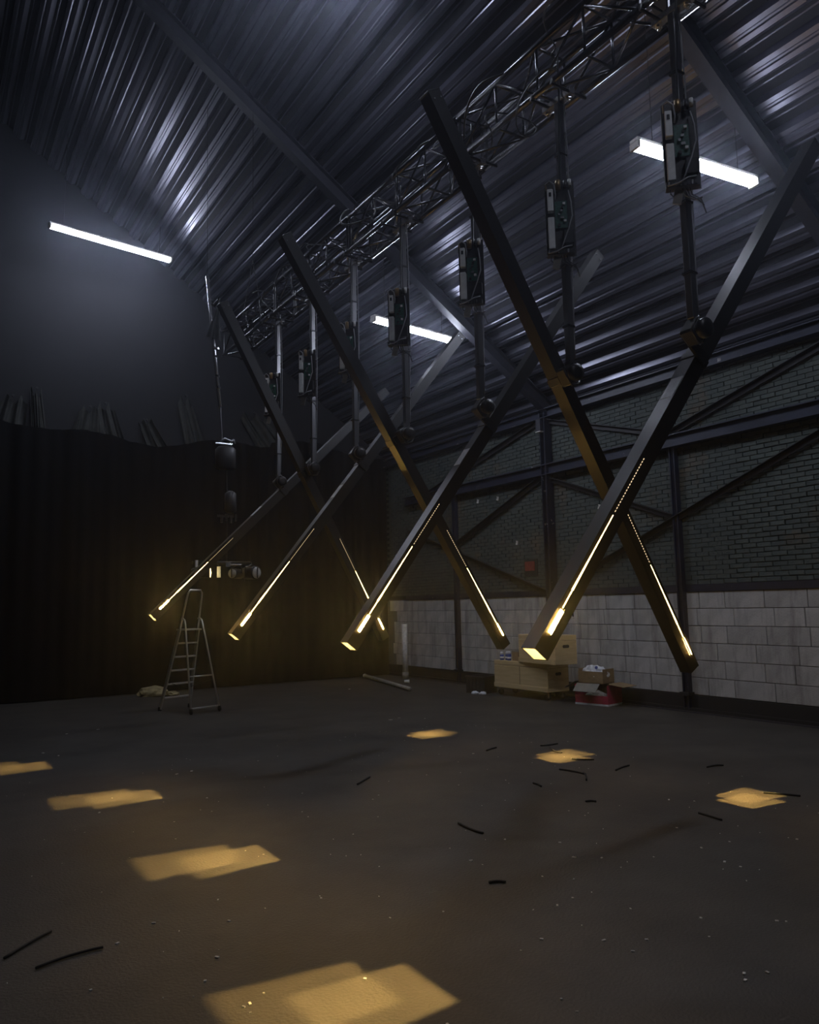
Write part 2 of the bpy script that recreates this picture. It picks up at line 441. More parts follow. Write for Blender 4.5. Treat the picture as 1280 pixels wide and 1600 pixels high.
tarp(1.25, 4.7, 5.7, .8, 'leftmost pleated grey tarp showing above the black curtain', 1, .2)
tarp(1.95, 4.7, 5.9, .3, 'narrow upright grey tarp fold above the curtain, second from left', 2, -.1)
tarp(2.72, 4.7, 5.65, .65, 'wide pleated grey tarp above the curtain, third from left', 3, .1)
tarp(3.30, 4.7, 5.75, .55, 'crumpled pale grey tarp above the curtain, fourth from left', 4, -.2)
tarp(4.25, 4.7, 5.5, .5, 'dark slack tarp above the curtain left of the hoist', 5, -.35)
tarp(5.0, 4.7, 6.1, .5, 'tall dark tarp fold above the curtain left of the hanging pipe', 6, -.3)
tarp(7.0, 4.7, 5.9, .9, 'long slack tarp above the curtain right of the hoist', 7, -.8)

# ------------------------------------------------------------------ truss
TX, TZ0, TZ1, THW = 3.9, 5.33, 5.70, .14
truss = thing('lighting_truss', 'long black box truss hanging across the hall above the light tubes', 'truss', (TX, 6.05, TZ0))
def tl(x, y, z): return (x-TX, y-6.05, z-TZ0)
X0, X1 = TX-THW, TX+THW
chordme = MB().path([(0, -.995, 0), (0, .995, 0)], .024, 8).mesh('chord', 'truss', True)
vert = MB().path([(0,0,0), (0,0,TZ1-TZ0)], .011, 6).mesh('brace', 'truss', True)
hori = MB().path([(0,0,0), (2*THW,0,0)], .011, 6).mesh('brace', 'truss', True)
dg = {}
def diag(a, b):
    d = tuple(round(q-p, 4) for p, q in zip(a, b))
    if d not in dg: dg[d] = MB().path([(0,0,0), d], .011, 6).mesh('brace', 'truss', True)
    link('brace', dg[d], truss, a)
cplate = MB().path([(0,0,0), (0,0,TZ1-TZ0), (2*THW,0,TZ1-TZ0), (2*THW,0,0)], .014, 6, True).mesh('end_frame', 'truss')
for k in range(5):
    ys = 1.05+2*k
    for x in (X0, X1):
        for z in (TZ0, TZ1): link('chord', chordme, truss, tl(x, ys+1, z))
    for e in (.03, 1.97): link('end_frame', cplate, truss, tl(X0, ys+e, TZ0))
    for j in range(4):
        ya = ys+.03+j*.485; yb = ya+.485
        if j:
            for x in (X0, X1): link('brace', vert, truss, tl(x, ya, TZ0))
            for z in (TZ0, TZ1): link('brace', hori, truss, tl(X0, ya, z))
        up_ = (j % 2 == 0)
        for x in (X0, X1):
            diag(tl(x, ya, TZ0 if up_ else TZ1), tl(x, yb, TZ1 if up_ else TZ0))
        for z in (TZ0, TZ1):
            diag(tl(X0 if up_ else X1, ya, z), tl(X1 if up_ else X0, yb, z))
for y in (1.6, 10.2):
    for x in (X0, X1):
        MB().path([tl(x, y, TZ1), tl(TX, y, TZ1+.8)], .006, 5).build('sling', 'cable', truss)
    MB().path([tl(TX, y, TZ1+.8), tl(TX, y, zr(TX)+.35)], .003, 5).build('hoist_wire', 'cable', truss)
# cables slung over the truss
PLACES = ['near the top of the photo', 'above the nearest pole', 'by the second pole', 'between second and third poles', 'over the third pole', 'above the big dark tube top',
          'past the third pole', 'near the fourth pole', 'between fourth and fifth poles', 'by the sixth pole', 'by the seventh pole', 'at the far end of the truss']
rng = random.Random(21)
for i, pl in enumerate(PLACES):
    yc = 2.9 + i*.68
    m_ = MB()
    pts = []
    n = 46; ln = rng.uniform(.8, 1.3); top = rng.random() < .75
    for k in range(n):
        u = k/(n-1)
        a = u*PI*(2.2 if i % 2 else 3.4)
        y = yc + (u-.5)*ln + .10*math.sin(a*1.5+i)
        x = X0 + .02 + .11*math.sin(a+i) + .10*noise.noise((u*4, i*1.7, 0))
        z = (TZ1-.02 if top else TZ0-.04) + .09*math.cos(a*1.0+i*2) + .16*noise.noise((u*3.5, i*3.1, 2))
        pts.append((x, y, z))
    tag(m_.path(pts, .006 if i % 3 else .010, 5).build('power_cable', 'cable', smooth=True),
        'black looped cable slung along the truss ' + pl, 'cable', 'cables slung on the truss')

# ------------------------------------------------------------------ poles, control units, light tubes
ORD = ['nearest', 'second nearest', 'third nearest', 'fourth nearest', 'fifth nearest', 'sixth nearest', 'farthest']
# pole y, upper end (x,z), lower end (x,z), clamp (x,z)
TUBES = [[2.943, [5.59, 4.955], [2.665, 1.34], [4.072, 3.189]], [3.987, [2.838, 5.041], [5.142, 1.059], [4.027, 3.18]], [5.041, [5.468, 4.911], [2.717, 1.308], [4.001, 3.139]], [6.192, [2.721, 4.932], [5.081, 1.162], [3.982, 3.162]], [7.212, [5.395, 4.766], [2.622, 1.332], [3.97, 3.13]], [8.246, [2.845, 5.032], [4.884, 1.197], [3.961, 3.147]], [9.291, [5.585, 4.618], [2.384, 1.515], [3.955, 3.087]]]

def build_pole():
    t = thing('hanging_pole', 'x', 'pole', (0,0,0), 0, 'poles hanging from the truss')
    L = TZ0-.03-3.265
    MB().box((0,0,-L/2-.02), (.05, .05, L-.04)).build('pole_tube', 'pole', t, bevel=.004)
    MB().box((0,0,-.02), (.055, .30, .05)).build('top_bar', 'chrome', t, bevel=.004)
    for y in (-.11, .11):
        MB().lathe([(.022, 0), (.022, .02), (.012, .022), (.012, .035)], (0, y, -.045), (0,0,-1), 8).build('bolt', 'chrome', t)
        MB().path([(-.16, y, .035), (-.17, y, .0), (-.09, y, -.0), (.09, y, 0), (.17, y, 0), (.16, y, .035)], .012, 6).build('clamp', 'black', t)
    pts = [(-.04-.05*math.sin(u*PI)*(1-u), -.05-.03*math.sin(u*5), .35-u*1.15) for u in [k/14 for k in range(15)]]
    MB().path(pts, .008, 5).build('cable', 'cable', t, True)
    pts = [(.035+.012*math.sin(u*4), -.02, .0-u*(L-.05)) for u in [k/14 for k in range(15)]]
    MB().path(pts, .006, 5).build('cable', 'greywire', t, True)
    for z in (-.45, -1.3, -1.75):
        MB().box((.0, 0, z), (.07, .062, .014)).build('strap', 'black', t)
    return t
def build_unit():
    t = thing('control_unit', 'x', 'electronics', (0,0,0), 0, 'control units on the poles')
    # plate lies in the local xz plane, front = local -y
    MB().box((-.02, .0, 0), (.20, .008, .56)).build('back_plate', 'plate', t)
    MB().box((-.122, -.012, 0.0), (.006, .03, .52)).build('side_plate', 'plate', t)
    MB().box((-.088, -.030, -.115), (.046, .045, .235)).build('power_supply', 'psu', t, bevel=.004)
    p = MB().box((-.088, -.030, .130), (.042, .042, .165)).build('power_supply', 'psu', t, bevel=.004)
    MB().box((-.088, -.053, .17), (.016, .004, .03)).build('plug', 'black', p)
    b = MB().box((-.015, -.016, .03), (.085, .006, .20)).build('circuit_board', 'pcb', t)
    r_ = random.Random(3)
    for k in range(7):
        MB().box((-.045+r_.random()*.06, -.026, -.05+.026*k), (r_.uniform(.012, .024), .016, .016)).build('chip', r_.choice(('psu', 'black', 'black', 'chrome')), b)
    MB().lathe([(.020, 0), (.020, .07), (.012, .074)], (-.03, -.035, .205), (0,0,1), 12).build('capacitor', 'bronze', t, True)
    MB().lathe([(.014, 0), (.014, .06)], (.02, -.03, .215), (0,0,1), 12).build('capacitor', 'black', t, True)
    MB().lathe([(.012, 0), (.012, .05)], (.05, -.03, .23), (0,0,1), 12).build('capacitor', 'psu', t, True)
    MB().box((.03, -.03, -.15), (.07, .04, .10)).build('relay', 'black', t, bevel=.003)
    tb = MB().box((-.03, -.035, -.265), (.19, .06, .035)).build('terminal_block', 'black', t)
    for k in range(8):
        MB().box((-.11+.022*k, -.067, -.265), (.010, .006, .026)).build('terminal', 'chrome' if k % 3 == 0 else 'plate', tb)
    MB().path([(-.11, -.03, .21), (-.115, -.05, .25), (-.09, -.06, .265), (-.06, -.055, .24), (-.05, -.05, .17), (-.055, -.045, .13)], .006, 6).build('wire', 'greywire', t, True)
    MB().path([(.04, -.03, .20), (.055, -.05, .10), (.06, -.05, .0), (.03, -.06, -.10), (-.01, -.055, -.20), (-.03, -.05, -.25)], .005, 6).build('wire', 'greywire', t, True)
    MB().path([(-.12, -.04, -.24), (-.115, -.07, -.275), (-.06, -.08, -.27), (0, -.07, -.235), (.05, -.05, -.22)], .005, 6).build('wire', 'greywire', t, True)
    for k in range(3):
        MB().path([(-.03+.02*k, -.03, -.28), (-.02+.02*k, -.04, -.33), (.03+.02*k, -.03, -.36), (.08+.008*k, -.01, -.34-.05*k)], .004, 5).build('wire', 'cable', t, True)
    MB().box((-.06, -.04, -.335), (.05, .008, .09), Matrix.Rotation(.2, 3, 'Y')).build('paper_tag', 'cardin', t)
    MB().path([(-.10, -.03, -.27), (-.10, -.035, -.31), (-.07, -.03, -.345)], .004, 5).build('wire', 'cable', t, True)
    return t
TW = .105
def build_tube(Lu, Ll, s, sticker, mx, mz):
    t = thing('light_tube', 'x', 'light', (0,0,0), 0, 'light tubes in the kinetic row')
    h = TW/2; wt = .006
    m_ = MB()
    for (c, d) in (((-h+wt/2, 0, 0), (wt, TW, 0)), ((h-wt/2, 0, 0), (wt, TW, 0)), ((0, -h+wt/2, 0), (TW-2*wt, wt, 0)), ((0, h-wt/2, 0), (TW-2*wt, wt, 0))):
        m_.box((c[0], c[1], (Lu-Ll)/2), (d[0], d[1], Lu+Ll))
    m_.build('tube_body', 'tube', t)
    MB().box((0, 0, Lu+.006), (TW+.004, TW+.004, .012)).build('top_cap', 'black', t, bevel=.002)
    for sx in (-1, 1):
        MB().lathe([(.006, 0), (.006, .006)], (sx*.03, -h-.0, Lu-.05), (0,-1,0), 8).build('screw', 'chrome', t)
    # lamp inside the open lower end
    rec = .42
    MB().box((0, 0, -Ll+rec+.012), (TW-2*wt-.001, TW-2*wt-.001, .02)).build('lamp_holder', 'black', t)
    for dx in (-.021, .021):
        MB().lathe([(.006, 0), (.006, .004)], (dx, -s*dx*.9, -Ll+rec), (0,0,-1), 10).build('lamp_lens', 'lens', t)
    b = MB()
    q = h-wt-.0008
    for c, d in (((-q, 0), (.0012, 2*q)), ((q, 0), (.0012, 2*q)), ((0, -q), (2*q, .0012)), ((0, q), (2*q, .0012))):
        b.box((c[0], c[1], -Ll+rec/2+.0), (d[0], d[1], rec-.002))
    b.build('reflector', 'tubein', t)
    # slots on the front face, near the upper edge
    ox = -s*.022; yf = -h-.0012
    MB().box((ox, yf, -Ll+.19), (.014, .003, .14)).build('light_window', 'win', t)
    MB().box((ox+s*.0095, yf-.007, -Ll+.19), (.002, .014, .16)).build('added_light_fin', 'black', t)  # added fin, shaped to keep the window's light off the floor
    MB().box((ox, yf, -Ll+.33), (.003, .003, .11)).build('light_line', 'strip', t)
    m_ = MB(); n = 12
    for k in range(n):
        u0_, u1_ = k/n, (k+1)/n
        w0 = .0085*(1-u0_)**1.6+.0016; w1 = .0085*(1-u1_)**1.6+.0016
        z0, z1 = -Ll+.39+.52*u0_, -Ll+.39+.52*u1_
        m_.poly([(ox-w0/2, yf-.0008, z0), (ox+w0/2, yf-.0008, z0), (ox+w1/2, yf-.0008, z1), (ox-w1/2, yf-.0008, z1)])
        m_.poly([(ox-w0/2, yf+.001, z0), (ox-w1/2, yf+.001, z1), (ox+w1/2, yf+.001, z1), (ox+w0/2, yf+.001, z0)])
    m_.build('light_strip', 'strip', t)
    m_ = MB()
    k = 0; z = -Ll+.94
    while z < -Ll+1.35:
        m_.box((ox, yf, z), (.0028, .003, .011)); z += .022
    o = m_.build('led_row', 'led', t); o['kind'] = 'stuff'
    # pivot at the clamp: a motor with a round housing, on the pole side
    def mp(*p): return (p[0]+mx, p[1], p[2]+mz)
    mo = MB().box(mp(0, -h-.065, .03), (.12, .10, .13)).build('pivot_motor', 'black', t, bevel=.012)
    MB().lathe([(.055, 0), (.06, .01), (.06, .05), (.03, .055)], mp(0, -h-.115, .03), (0,-1,0), 16).build('motor_disc', 'black', mo, True)
    MB().box(mp(.075, -h-.05, .06), (.03, .07, .08)).build('connector', 'black', mo, bevel=.004)
    MB().lathe([(.008, 0), (.008, .012)], mp(.09, -h-.05, .05), (1,0,0), 8).build('bolt', 'chrome', mo)
    MB().path([mp(-.05, -h-.10, .10), mp(-.075, -h-.12, .04), mp(-.06, -h-.12, -.04), mp(0, -h-.12, -.055), mp(.05, -h-.10, -.03)], .008, 6).build('wire', 'cable', mo, True)
    MB().bbox((min(0, mx)-.03, -h-.018, mz-.01), (max(0, mx)+.03, -h+.001, mz+.06)).build('bracket', 'black', t); MB().box((0, 0, mz+.02), (TW+.014, TW+.014, .06)).build('collar', 'black', t, bevel=.003)
    if sticker:
        MB().box((-h-.001, 0.0, -.40), (.002, .085, .18)).build('sticker', 'sticker', t)
    return t
up0 = build_pole(); uu0 = build_unit()
for i, T in enumerate(TUBES):
    y, (ax, az), (bx, bz), (cx, cz) = T
    s = 1 if ax > bx else -1
    e = ORD[i]
    p = up0 if i == 0 else copy_tree(up0)
    p.location = (TX, y, TZ0-.03); p['label'] = e + ' of the seven poles hanging from the truss'
    u = uu0 if i == 0 else copy_tree(uu0)
    u.location = (TX-.085, y-.085, 4.30 - (.0 if i < 3 else .0)); u.rotation_euler = (0, 0, -.78+.06*math.sin(i*2.2))
    u['label'] = e + ' of seven control units on the poles, with white power supplies'
    a = Vector((ax, az)); b = Vector((bx, bz)); d = (a-b); Ltot = d.length; d.normalize()
    c = Vector((cx, cz)); Ll = (c-b).dot(d); Lu = Ltot-Ll
    piv = b + d*Ll
    an = math.atan2(d.x, d.y); qx, qz = TX-piv.x, 3.17-piv.y
    t = build_tube(Lu, Ll, s, s > 0, qx*math.cos(an)-qz*math.sin(an), qx*math.sin(an)+qz*math.cos(an))
    t.location = (piv.x, y+.13, piv.y); t.rotation_euler = (0, an, 0)
    t['label'] = e + (' black light tube, leaning right, glowing end at lower left' if s > 0 else ' black light tube, leaning left, glowing end at lower right')

# ------------------------------------------------------------------ batten lamps
def batten(a, b, lab):
    a = Vector(a); b = Vector(b); d = b-a; L = d.length
    t = thing('batten_lamp', lab, 'lamp', (a+b)/2, math.atan2(d.y, d.x), 'cold white batten lamps')
    t.rotation_euler = (0, -math.asin(d.z/L), math.atan2(d.y, d.x))
    m_ = MB(); n = len(m_.v)
    sec = [(-.06, .035), (-.062, .022), (-.045, -.036), (.045, -.036), (.062, .022), (.06, .035)]
    hh = L/2-.04
    for x in (-hh, hh): m_.v += [(x, y, z) for y, z in sec[1:5]]
    m_.f += [(0,1,2,3), (7,6,5,4)] + [(i, 4+i, 4+(i+1) % 4, (i+1) % 4) for i in range(4)]
    m_.build('diffuser', 'lamp', t)
    MB().box((0, 0, .042), (L, .115, .04)).build('housing', 'white', t, bevel=.006)
    for sx in (-1, 1):
        MB().box((sx*(L/2-.018), 0, -.012), (.036, .125, .072)).build('end_cap', 'white', t, bevel=.006)
        w_ = Vector((sx*(L/2-.25), 0, .04))
        pw = (a+b)/2 + (d/L)*w_.x
        top = zr(pw.x)+.26 - pw.z
        MB().path([w_, w_+Vector((0,0,top))], .004, 5).build('hanging_wire', 'cable', t)
    return t
batten((1.80, 14.80, 8.52), (4.08, 15.10, 8.48), 'cold white batten lamp at left high before the back wall')
batten((5.98, 10.44, 6.1), (7.71, 10.70, 6.1), 'cold white batten lamp in the middle behind a control unit')
batten((5.76, 4.89, 6.0), (7.45, 4.73, 6.0), 'cold white batten lamp at upper right behind the nearest control unit')
batten((2.525, 7.465, 8.6), (4.2, 7.12, 8.6), 'batten lamp of the high row, hung just above the top of the photo')

batten((2.2, -.6, 8.55), (4.0, -.55, 8.5), 'added unseen batten lamp above and behind the camera, in line with the high row')  # unseen lamp added to brighten the fronts of the control units

# ------------------------------------------------------------------ hanging pipe, hoist and stage lanterns at the truss end
PY = 11.25
t = thing('hanging_pipe', 'bright slanting steel pipe hanging beyond the far truss end', 'pipe', (3.58, PY, 6.6))
MB().path([(0,0,0), (.10, 0, -1.0), (.215, 0, -2.0)], .026, 10).build('pipe_body', 'chrome', t, True)
for z in (-1.25, -1.55, -1.72): MB().lathe([(.034, 0), (.034, .03)], (.0+.1075*-z, 0, z), (.1,0,1), 10).build('tape_band', 'black', t)
MB().lathe([(.055, 0), (.055, .02)], (.137, 0, -1.12), (.1,0,1), 12).build('collar', 'chrome', t)
MB().path([(0,0,0), (-.02, 0, zr(3.58)+.3-6.6)], .003, 5).build('wire_rope', 'cable', t)
MB().path([(.215, 0, -2.0), (.245, 0, -2.48)], .010, 8).build('lower_rod', 'pole', t)
t = thing('draped_cloth', 'dark grey cloth draped over the bright hanging pipe', 'cloth', (3.62, PY-.06, 6.2))
def fn(u, v):
    return (.10+ .02 - v*(.02+.22*u) + .05*v, -.05+.03*math.sin(u*12+v*2), .0 - .62*v + .05*u)
MB().grid(fn, 18, 8).grid(lambda u, v: Vector(fn(u, v))+Vector((0, .012, 0)), 18, 8).build('cloth', 'tarp', t, True)
MB().path([(.10, -.04, .03), (.06, .08, -.02), (.0, -.04, .0)], .012, 6).build('tie', 'cable', t)
t = thing('chain_hoist', 'black round chain hoist hanging below the bright pipe', 'hoist', (3.88, PY, 3.66))
MB().lathe([(.10, 0), (.15, .02), (.15, .30), (.11, .34)], (0,0,0), k=18).build('hoist_body', 'hoist', t, True)
MB().path([(-.10, 0, .40), (-.02, -.05, .46), (.07, -.05, .42), (.12, 0, .46), (.15, 0, .40)], .016, 6).build('shackle', 'chrome', t, True)
MB().box((-.03, 0, .385), (.26, .05, .03)).build('hook_plate', 'chrome', t, bevel=.005)
MB().path([(.02, 0, 0), (.03, 0, -.45)], .009, 6).build('chain', 'cable', t)
MB().lathe([(.03, -.32), (.085, -.36), (.09, -.62), (.05, -.65)], (.08, 0, 0), k=14).build('chain_bag', 'hoist', t, True)
m_ = MB()
for k in range(4):
    m_.box((-.06+.07*k, -.02, -.75+.03*(k % 2)), (.03, .04, .10))
m_.box((.03, 0, -.70), (.30, .03, .03)); m_.build('clamp_row', 'plate', t)
MB().path([(.03, 0, -.70), (.03, 0, -1.38)], .006, 6).build('wire_rope', 'cable', t)
t = thing('lantern_bar', 'black bar carrying the stage lanterns above the ladder', 'bar', (3.85, PY, 2.27))
MB().path([(-.45, 0, 0), (.42, 0, 0)], .024, 10).build('bar_tube', 'black', t, True)
MB().box((-.40, -.03, -.02), (.035, .03, .10)).build('bracket', 'sticker', t)
MB().box((.06, -.045, -.03), (.07, .03, .06)).build('coupler', 'chrome', t); MB().path([(.06, -.05, -.03), (.26, -.05, -.03)], .013, 8).build('bright_handle', 'chrome', t)
def lantern(loc, rz, lab, lensmat, r=.085):
    t = thing('stage_lantern', lab, 'stage light', loc, rz)
    MB().lathe([(r*.7, .24), (r*.95, .22), (r, .05), (r*1.05, 0), (r*1.05, -.02), (r*.9, -.02)], (0, -.05, 0), (0,1,0), 18).build('body', 'black', t, True)
    l_ = MB().lathe([(r*.9, 0), (r*.85, .008), (.001, .018)], (0, -.072, 0), (0,-1,0), 18).build('lens', lensmat, t, True)
    MB().box((0, -.094, 0), (.018, .006, r*1.65)).build('lens_bar', 'black', l_)
    MB().path([(-r*1.15, .04, 0), (-r*1.2, .04, .09), (0, .04, .12), (r*1.2, .04, .09), (r*1.15, .04, 0)], .010, 6).build('yoke', 'black', t)
    MB().path([(0, .04, .12), (0, .05, .16)], .014, 8).build('clamp', 'black', t)
    return t
lantern((4.30, PY-.04, 2.12), .38, 'round stage lantern with pale grey lens and dark centre bar, rightmost on the bar', 'glass', .095)
lantern((4.02, PY-.04, 2.11), -.9, 'middle stage lantern on the bar, turned away', 'glass', .075)
lantern((3.57, PY-.04, 2.12), 1.25, 'left stage lantern on the bar, its warm lens turned to the metal flap', 'lanternglow', .075)
# flap lit by the left lantern's glowing lens
t = thing('barn_door', 'bright metal flap hanging under the lantern bar', 'flap', (3.76, PY-.09, 2.13))
MB().box((0,0,0), (.06, .008, .16), Matrix.Rotation(-.9, 3, 'Z')).build('flap', 'sticker', t); MB().path([(0, 0.0, .08), (0, .08, .13)], .008, 6).build('hinge', 'black', t)

# ------------------------------------------------------------------ stepladder
lad = thing('stepladder', 'aluminium stepladder with hand hoop standing before the black curtain', 'ladder', (3.945, 12.31, 0), math.atan2(.14, .49))
def lerp(a, b, u): return tuple(p+(q-p)*u for p, q in zip(a, b))
zt_ = 1.90
for sx in (-1, 1):
    MB().bar((sx*.27, .86, .03), (sx*.17, .475, 1.28), .025, .06, (0,1,0)).build('stile', 'alu', lad)
    MB().lathe([(.03, 0), (.026, .06)], (sx*.272, .865, 0), k=8).build('foot', 'rubber', lad)
    MB().path([(sx*.255, 0, .06), (sx*.16, .33, 1.36), (sx*.157, .36, 1.43), (sx*.155, .42, 1.46), (sx*.153, .45, 1.45)], .016, 8).build('leg', 'alu', lad, True)
    wh = MB().lathe([(.035, -.012), (.042, -.008), (.042, .008), (.035, .012)], (sx*.257, -.01, .042), (1,0,0), 14).build('wheel', 'rubber', lad, True)
    MB().box((sx*.257, -.005, .06), (.04, .03, .05)).build('fork', 'black', wh)
hoop = [(-.17, .475, 1.28), (-.135, .335, 1.78), (-.125, .31, 1.86), (-.095, .30, 1.905), (.095, .30, 1.905), (.125, .31, 1.86), (.135, .335, 1.78), (.17, .475, 1.28)]
MB().path(hoop, .017, 8).build('hand_hoop', 'alu', lad, True)
for k in range(6):
    z = .20+.216*k; u = (z-.03)/1.25
    p = lerp((.27, .86, .03), (.17, .475, 1.28), u)
    MB().box((0, p[1], z), (2*p[0]-.02, .085 if k < 5 else .24, .025)).build('step', 'alu', lad, bevel=.004)
for z, r in ((.085, .014), (.56, .011)):
    u = (z-.06)/1.30; x = .255-.095*u; y = .33*u
    MB().path([(-x, y, z), (x, y, z)], r, 8).build('cross_bar', 'alu', lad, True)
MB().path([(-.23, .80, .45), (0, .5, .36), (.22, .1, .5)], .005, 5).build('strap', 'black', lad, True)

# sack beside the ladder
def lump(name, mt, r, sc, seed, parent=None, loc=None, amp=.25, fr=2.2, sub=3, flat=True):
    bm = bmesh.new(); bmesh.ops.create_icosphere(bm, subdivisions=sub, radius=1)
    for v in bm.verts:
        n = noise.noise(v.co*fr+Vector((seed*7.3, seed, 0))) + .5*noise.noise(v.co*fr*2.7+Vector((seed, 3, seed*2)))
        c = v.co*(1+amp*n)
        if flat and c.z < -.35: c.z = -.35 + (c.z+.35)*.1
        v.co = Vector((c.x*sc[0], c.y*sc[1], c.z*sc[2]))*r
    zmin = min(v.co.z for v in bm.verts)
    for v in bm.verts: v.co.z -= zmin
    me = bpy.data.meshes.new(name); bm.to_mesh(me); bm.free(); me.materials.append(MT[mt])
    return link(name, me, parent, loc)
t = thing('sandbag', 'tan sack slumped on the floor behind the ladder feet', 'sack', (3.92, 15.35, 0), -.5)
lump('sack_body', 'sack', .24, (1.15, .7, .55), 3, t, (0,0,0), .18)
lump('tied_neck', 'sack', .10, (1.3, .7, .6), 5, t, (.36, 0, .0), .3)

# ------------------------------------------------------------------ crates, boxes and bin by the right wall
def crate(loc, rz, L, D, H, lab, lidh, casters):
    t = thing('plywood_crate', lab, 'crate', loc, rz)
    z0 = .14 if casters else 0
    # long side along local y, front face local -x
    MB().bbox((-D/2, -L/2, z0), (D/2, L/2, z0+H-lidh-.006)).build('crate_body', 'ply', t, bevel=.004)
    MB().bbox((-D/2, -L/2, z0+H-lidh), (D/2, L/2, z0+H)).build('lid', 'ply', t, bevel=.004)
    MB().bbox((-D/2-.014, -L/2-.0, z0), (-D/2, L/2, z0+.075)).build('batten', 'ply', t, bevel=.002)
    ends = -L/2
    hp = MB()
    pts = [(x_*.055+ (.022 if x_ > 0 else -.022), z_*.028) for x_, z_ in ()]
    for a in range(16):
        an = 2*PI*a/16; cx = .04*(1 if math.cos(an) > 0 else -1)
        pts.append((cx+.024*math.cos(an), .026*math.sin(an)))
    for yy, n_ in ((ends-.002, -1),):
        hp.poly([(x_, yy, z0+H-lidh-.10+z_) for x_, z_ in pts])
        hp.poly([(x_, yy+.003, z0+H-lidh-.10+z_) for x_, z_ in reversed(pts)])
    hp.build('handle_hole', 'plydark', t)
    MB().bbox((-D/2-.004, .0, z0+.08), (-D/2, .006, z0+H-lidh-.01)).build('panel_joint', 'plydark', t)
    if casters:
        for x in (-D/2+.07, D/2-.07):
            for y in (-L/2+.09, L/2-.09):
                c = MB().lathe([(.04, -.015), (.052, -.01), (.052, .01), (.04, .015)], (x, y, .052), (.5,1,0), 14).build('caster', 'rubber', t, True)
                MB().box((x, y, .135), (.08, .08, .008)).box((x-.012, y-.024, .085), (.035, .004, .09)).box((x+.012, y+.024, .085), (.035, .004, .09)).build('caster_fork', 'chrome', c)
    return t
crate((9.02, 10.525, 0), 0, 1.39, .46, .46, 'lower plywood crate on casters beside the white block wall', .075, True)
crate((8.93, 9.98, .602), -.13, 1.06, .42, .46, 'upper plywood crate stacked on the wheeled crate', .075, False)
t = thing('carton', 'small dark brown carton standing on the lower crate, left of the upper crate', 'box', (8.93, 10.68, .601), -.1)
MB().bbox((-.09, -.10, 0), (.09, .10, .17)).build('carton_body', 'card', t, bevel=.002); MB().bbox((-.091, -.101, .15), (.091, .101, .173)).build('lid', 'cardin', t)
for k, (x, y, hh) in enumerate(((8.86, 10.88, .13), (8.90, 10.98, .12), (8.86, 11.08, .11))):
    t = thing('spray_can', ('right', 'middle', 'left')[k]+' of three blue and white cans on the lower crate', 'can', (x, y, .601), 0, 'cans on the lower crate')
    MB().lathe([(.034, 0), (.036, .006), (.036, hh-.03), (.030, hh-.015)], (0,0,0), k=14).build('can_body', 'bluecap', t, True)
    MB().lathe([(.028, hh-.016), (.028, hh+.02), (.02, hh+.03)], (0,0,0), k=14).build('cap', 'bag', t, True)
    MB().lathe([(.0365, .03), (.0365, .06)], (0,0,0), k=14).build('label_band', 'bag', t, True)
# folding plastic bin
t = thing('plastic_bin', 'low black plastic bin on the floor left of the wheeled crate', 'bin', (8.80, 11.62, 0), .25)
W_, D_, H_ = .42, .36, .30
for (a, b) in (((-D_/2, -W_/2, .02), (-D_/2+.012, W_/2, H_)), ((D_/2-.012, -W_/2, .02), (D_/2, W_/2, H_)), ((-D_/2, -W_/2, .02), (D_/2, -W_/2+.012, H_)), ((-D_/2, W_/2-.012, .02), (D_/2, W_/2, H_))):
    MB().bbox(a, b).build('side_panel', 'bin', t)
MB().bbox((-D_/2, -W_/2, .0), (D_/2, W_/2, .02)).build('bin_base', 'bin', t)
m_ = MB()
for s_ in (-1, 1):
    m_.bbox((s_*(D_/2+.008)-.008, -W_/2-.016, H_-.03), (s_*(D_/2+.008)+.008, W_/2+.016, H_)); m_.bbox((-D_/2, s_*(W_/2+.008)-.008, H_-.03), (D_/2, s_*(W_/2+.008)+.008, H_))
m_.build('rim', 'bin', t)
for k in range(5): MB().bbox((-D_/2-.008, -W_/2+.03+.08*k, .03), (-D_/2, -W_/2+.045+.08*k, H_-.04)).build('rib', 'bin', t)
for k in range(2):
    tag(lump('crumpled_paper', 'bag', .06, (1.2, 1, .6), 20+k, None, (8.56+.05*k, 11.50-.16*k, 0.001), .3), ('left', 'right')[k]+' white crumpled paper on the floor before the black bin', 'paper')
# red printed box with its flaps open
RB = thing('red_box', 'open red and white cardboard box with flaps out, under the brown carton', 'box', (9.155, 9.085, 0), .21)
bw, bd = .58, .40     # along local y, along local x
MB().bbox((-bd/2, -bw/2, 0), (bd/2, bw/2, .012)).build('box_base', 'cardin', RB)
MB().bbox((-bd/2, -bw/2, 0), (-bd/2+.008, bw/2, .15)).build('front_side', 'red', RB)
MB().bbox((bd/2-.008, -bw/2, 0), (bd/2, bw/2, .31)).build('back_side', 'cardin', RB)
for s_ in (-1, 1):
    p = MB().bbox((-bd/2, s_*bw/2-.004, 0), (bd/2, s_*bw/2+.004, .31)).build('end_side', 'red', RB)
MB().bbox((-bd/2-.003, -bw/2-.006, 0), (bd/2, bw/2+.006, .028)).build('white_band', 'bag', RB)
MB().box((.0, -bw/2-.14, .315), (bd*.9, .28, .008), Matrix.Rotation(.12, 3, 'X')).build('flap', 'card', RB)
MB().box((-.02, bw/2+.10, .30), (bd*.9, .22, .008), Matrix.Rotation(-.5, 3, 'X')).build('flap', 'cardin', RB)
MB().box((-bd/2-.07, .04, .27), (.17, bw*.7, .008), Matrix.Rotation(-.75, 3, 'Y')).build('flap', 'cardin', RB)
lump('crumpled_lining', 'cardin', .16, (.9, 1.5, .8), 31, RB, (-.05, -.02, .02), .3)
